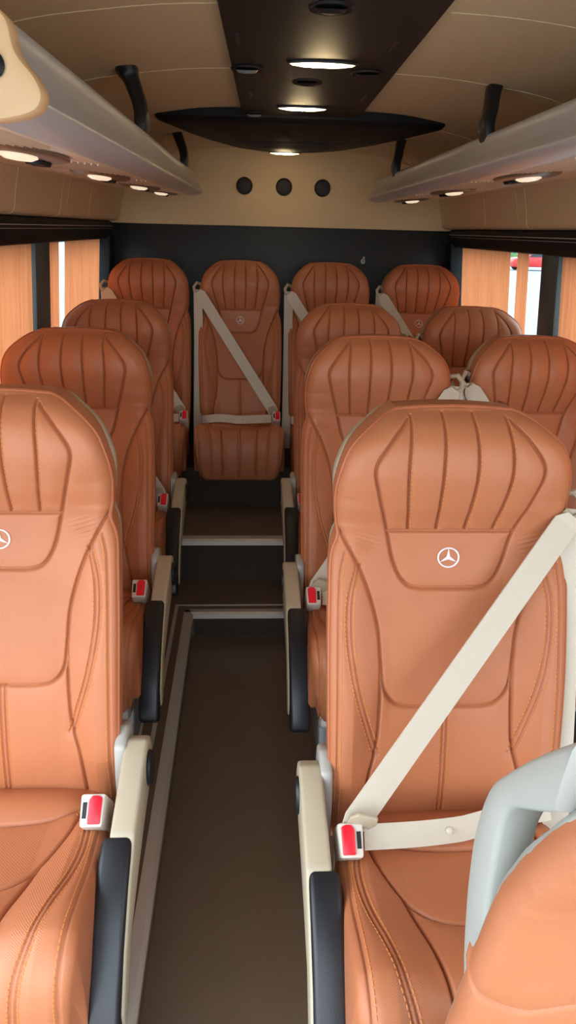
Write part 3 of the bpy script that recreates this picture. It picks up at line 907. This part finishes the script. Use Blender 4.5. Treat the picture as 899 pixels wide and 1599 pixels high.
# roof duct and air unit -----------------------------------------------------
ZD = 1.912
dt = thing('roof_duct', 'dark brown lamp duct running along the roof above the aisle', 'roof duct', (CX - .028, 1.9, ZD))
dt.rotation_euler.z = -.028
mb = MB(); mb.prism([(-.205, 0.014), (-.20, .002), (-.185, 0), (.185, 0), (.20, .002), (.205, .014), (.205, .03), (-.205, .03)], -2.15, 1.10, 'y')
pan = mb.build('duct_panel', 'duct', dt, bevel=.004)
def lampset(par, y, z, xl=-.012):
    h = MB().lathe([(0, 0), (.082, 0), (.084, -.003), (.080, -.006), (0, -.006)], (0, 0, 0), 'z', 32, sx=1, sy=.24).build('lamp_housing', 'black', par, smooth=True, loc=(xl, y, z))
    MB().lathe([(0, -.004), (.076, -.004), (.076, -.006), (.070, -.009), (.05, -.011), (0, -.012)], (0, 0, 0), 'z', 36, sx=1, sy=.19).build('lamp_lens', 'lens', h, smooth=True)
    return h
def vent(par, x, y, z, m):
    h = MB().lathe([(0, 0), (.036, 0), (.040, -.002), (.038, -.006), (.031, -.004), (0, -.002)], (0, 0, 0), 'z', 28).build('air_vent', 'duct', par, smooth=True, loc=(x, y, z))
    MB().lathe([(0, -.003), (.028, -.004), (.022, -.011), (0, -.014)], (0, 0, 0), 'z', 26).build('vent_blade', m, h, smooth=True).rotation_euler.x = .25
for xl, y in ((.012, 1.90), (-.006, 2.55)): lampset(dt, y - 1.9, 0, xl)
for x, y, m in ((-.165, 1.99, 'ventlens'), (-.012, 2.13, 'duct'), (.128, 2.0, 'duct'), (-.16, 2.70, 'ventlens'), (-.005, 1.46, 'duct'), (.008, 2.82, 'duct')):
    vent(dt, x, y - 1.9, 0, m)
for x, y in ((-.176, 1.72), (-.163, 2.36), (.150, 1.74), (.165, 2.36)):
    MB().box(x - .004, x + .004, y - 1.9 - .05, y - 1.9 + .05, -.0015, .002).build('slot', 'black', dt)

au = thing('roof_air_unit', 'black half-moon air unit on the roof before the rear panel', 'air conditioner', (CX, 3.2, 1.90))
fr = [(-.50, -.43), (-.36, -.455), (-.2, -.46), (.2, -.46), (.36, -.455), (.50, -.43)]
bk = [(.515, -.41), (.50, -.36), (.44, -.12), (.36, .14), (.24, .42), (.12, .55), (0, .585), (-.12, .55), (-.24, .42), (-.36, .14), (-.44, -.12), (-.50, -.36), (-.515, -.41)]
pl = np.array(fr + bk)
v = []; n = len(pl)
for sc, z in ((.985, .03), (.985, .004), (.965, -.008), (.94, -.012)):
    for x, y in pl: v.append((x * sc, (y - .05) * sc + .05, z))
f = [(k * n + i, k * n + (i + 1) % n, (k + 1) * n + (i + 1) % n, (k + 1) * n + i) for k in range(3) for i in range(n)]
f += [tuple(range(n)), tuple(3 * n + i for i in range(n - 1, -1, -1))]
MB().add(v, f).build('housing', 'ductblack', au, smooth=True)
g = MB()
for k in range(7): g.box(-.23 + .012 * k, .23 - .012 * k, .10 + k * .035, .122 + k * .035, -.0165, -.010)
g.build('intake_grille', 'duct', au)
h = lampset(au, .53, -.010); h.scale = (.92, .9, 1)
MB().box(.27, .34, .02, .035, -.0145, -.010).build('slot', 'duct', au)

# coat hook on the rear panel
hk = MB(); hk.tube([(0, 0, 0), (0, -.025, .0), (0, -.032, .012), (0, -.028, .024)], .005, 8); hk.lathe([(0, -.004), (.013, -.004), (.013, .0), (0, .0)], (0, 0, 0), 'y', 16)
tag(hk.build('coat_hook', 'handle', smooth=True, loc=(.628, YR, 1.40)), 'small pale hook on the black rear panel above the back row', 'hook')

# ------------------------------------------------------------------ outside
gd = MB().box(-90, 90, -60, 120, -.80, -.75)
struct(gd.build('ground', 'asphalt'))
def hedge(name, label, x, y, w, d, h, seed):
    bm = bmesh.new(); rng = np.random.RandomState(seed)
    for k in range(26):
        r = rng.uniform(.35, .6)
        c = Vector((rng.uniform(-w, w), rng.uniform(-d, d), rng.uniform(.3, h)))
        bmesh.ops.create_icosphere(bm, subdivisions=2, radius=r, matrix=Matrix.Translation(c))
    for vv in bm.verts: vv.co += Vector(rng.uniform(-.07, .07, 3))
    me = bpy.data.meshes.new(name); bm.to_mesh(me); bm.free(); me.materials.append(M['leaf'])
    o = bpy.data.objects.new(name, me); COL.objects.link(o); o.location = (x, y, -.75)
    tag(o, label, 'bush'); return o
hedge('bush', 'green bush seen outside through the right window slit', 25.5, 66.0, 2.6, .6, 3.4, 2)

# red car parked outside the right windows
car = thing('car', 'red car parked outside, seen through the right window slit', 'car', (20.8, 53.0, -.75))
body = MB().prism([(-2.0, .25), (-2.05, .6), (-1.9, .8), (-1.0, .9), (-.5, 1.35), (.9, 1.38), (1.5, .95), (2.0, .85), (2.05, .5), (2.0, .25)], -.82, .82, 'y').build('car_body', 'carred', car, bevel=.06)
MB().prism([(-.9, .92), (-.48, 1.28), (.85, 1.30), (1.3, .95)], -.835, .835, 'y').build('car_glass', 'carglass', car)
for x in (-1.25, 1.25):
    for y in (-.78, .78):
        MB().lathe([(0, -.1), (.30, -.1), (.32, -.06), (.32, .06), (.30, .1), (0, .1)], (x, y, .32), 'y', 24).build('wheel', 'tyre', car, smooth=True)

# ------------------------------------------------------------------ light
w = bpy.data.worlds.new('sky'); scene.world = w; w.use_nodes = True
nt = w.node_tree; bg = nt.nodes['Background']
tc = nt.nodes.new('ShaderNodeTexCoord'); sp = nt.nodes.new('ShaderNodeSeparateXYZ'); nt.links.new(tc.outputs['Generated'], sp.inputs[0])
cr = nt.nodes.new('ShaderNodeValToRGB')
cr.color_ramp.elements[0].position = .0; cr.color_ramp.elements[0].color = (.86, .90, .92, 1)
cr.color_ramp.elements[1].position = .6; cr.color_ramp.elements[1].color = (.70, .85, 1.0, 1)
nt.links.new(sp.outputs[2], cr.inputs[0]); nt.links.new(cr.outputs[0], bg.inputs[0])
bg.inputs[1].default_value = 5.2

def portal(name, loc, rot, sx, sy):
    l = bpy.data.lights.new(name, 'AREA'); l.shape = 'RECTANGLE'; l.size = sx; l.size_y = sy
    l.cycles.is_portal = True
    o = bpy.data.objects.new(name, l); COL.objects.link(o); o.location = loc; o.rotation_euler = rot

sun = bpy.data.lights.new('sun', 'SUN'); sun.energy = .5; sun.angle = math.radians(22); sun.color = (1, .93, .82)
so = bpy.data.objects.new('sun', sun); COL.objects.link(so)
so.rotation_euler = Vector((.80, .50, -.55)).to_track_quat('-Z', 'Y').to_euler()

# ------------------------------------------------------------------ camera
F = 1109.0; VP = (385, 357); ROLL = 1.5
d = Vector((VP[0] - 449.5, -(VP[1] - 799.5), -F)).normalized()
r = math.tan(math.radians(ROLL))
u = Vector((r, 1, -(r * d.x + d.y) / d.z)).normalized()
x = d.cross(u)
R = Matrix((x, d, u))                          # camera axes -> world axes
cam = bpy.data.cameras.new('camera'); co = bpy.data.objects.new('camera', cam); COL.objects.link(co)
co.matrix_world = Matrix.Translation((0, 0, 1.55)) @ R.to_4x4()
cam.sensor_fit = 'VERTICAL'; cam.sensor_height = 24; cam.lens = 24 * F / 1599.0
cam.clip_start = .02
scene.camera = co
vs = scene.view_settings
vs.view_transform = 'Standard'; vs.look = 'None'; vs.gamma = 1; vs.use_curve_mapping = False
vs.exposure = 0.10
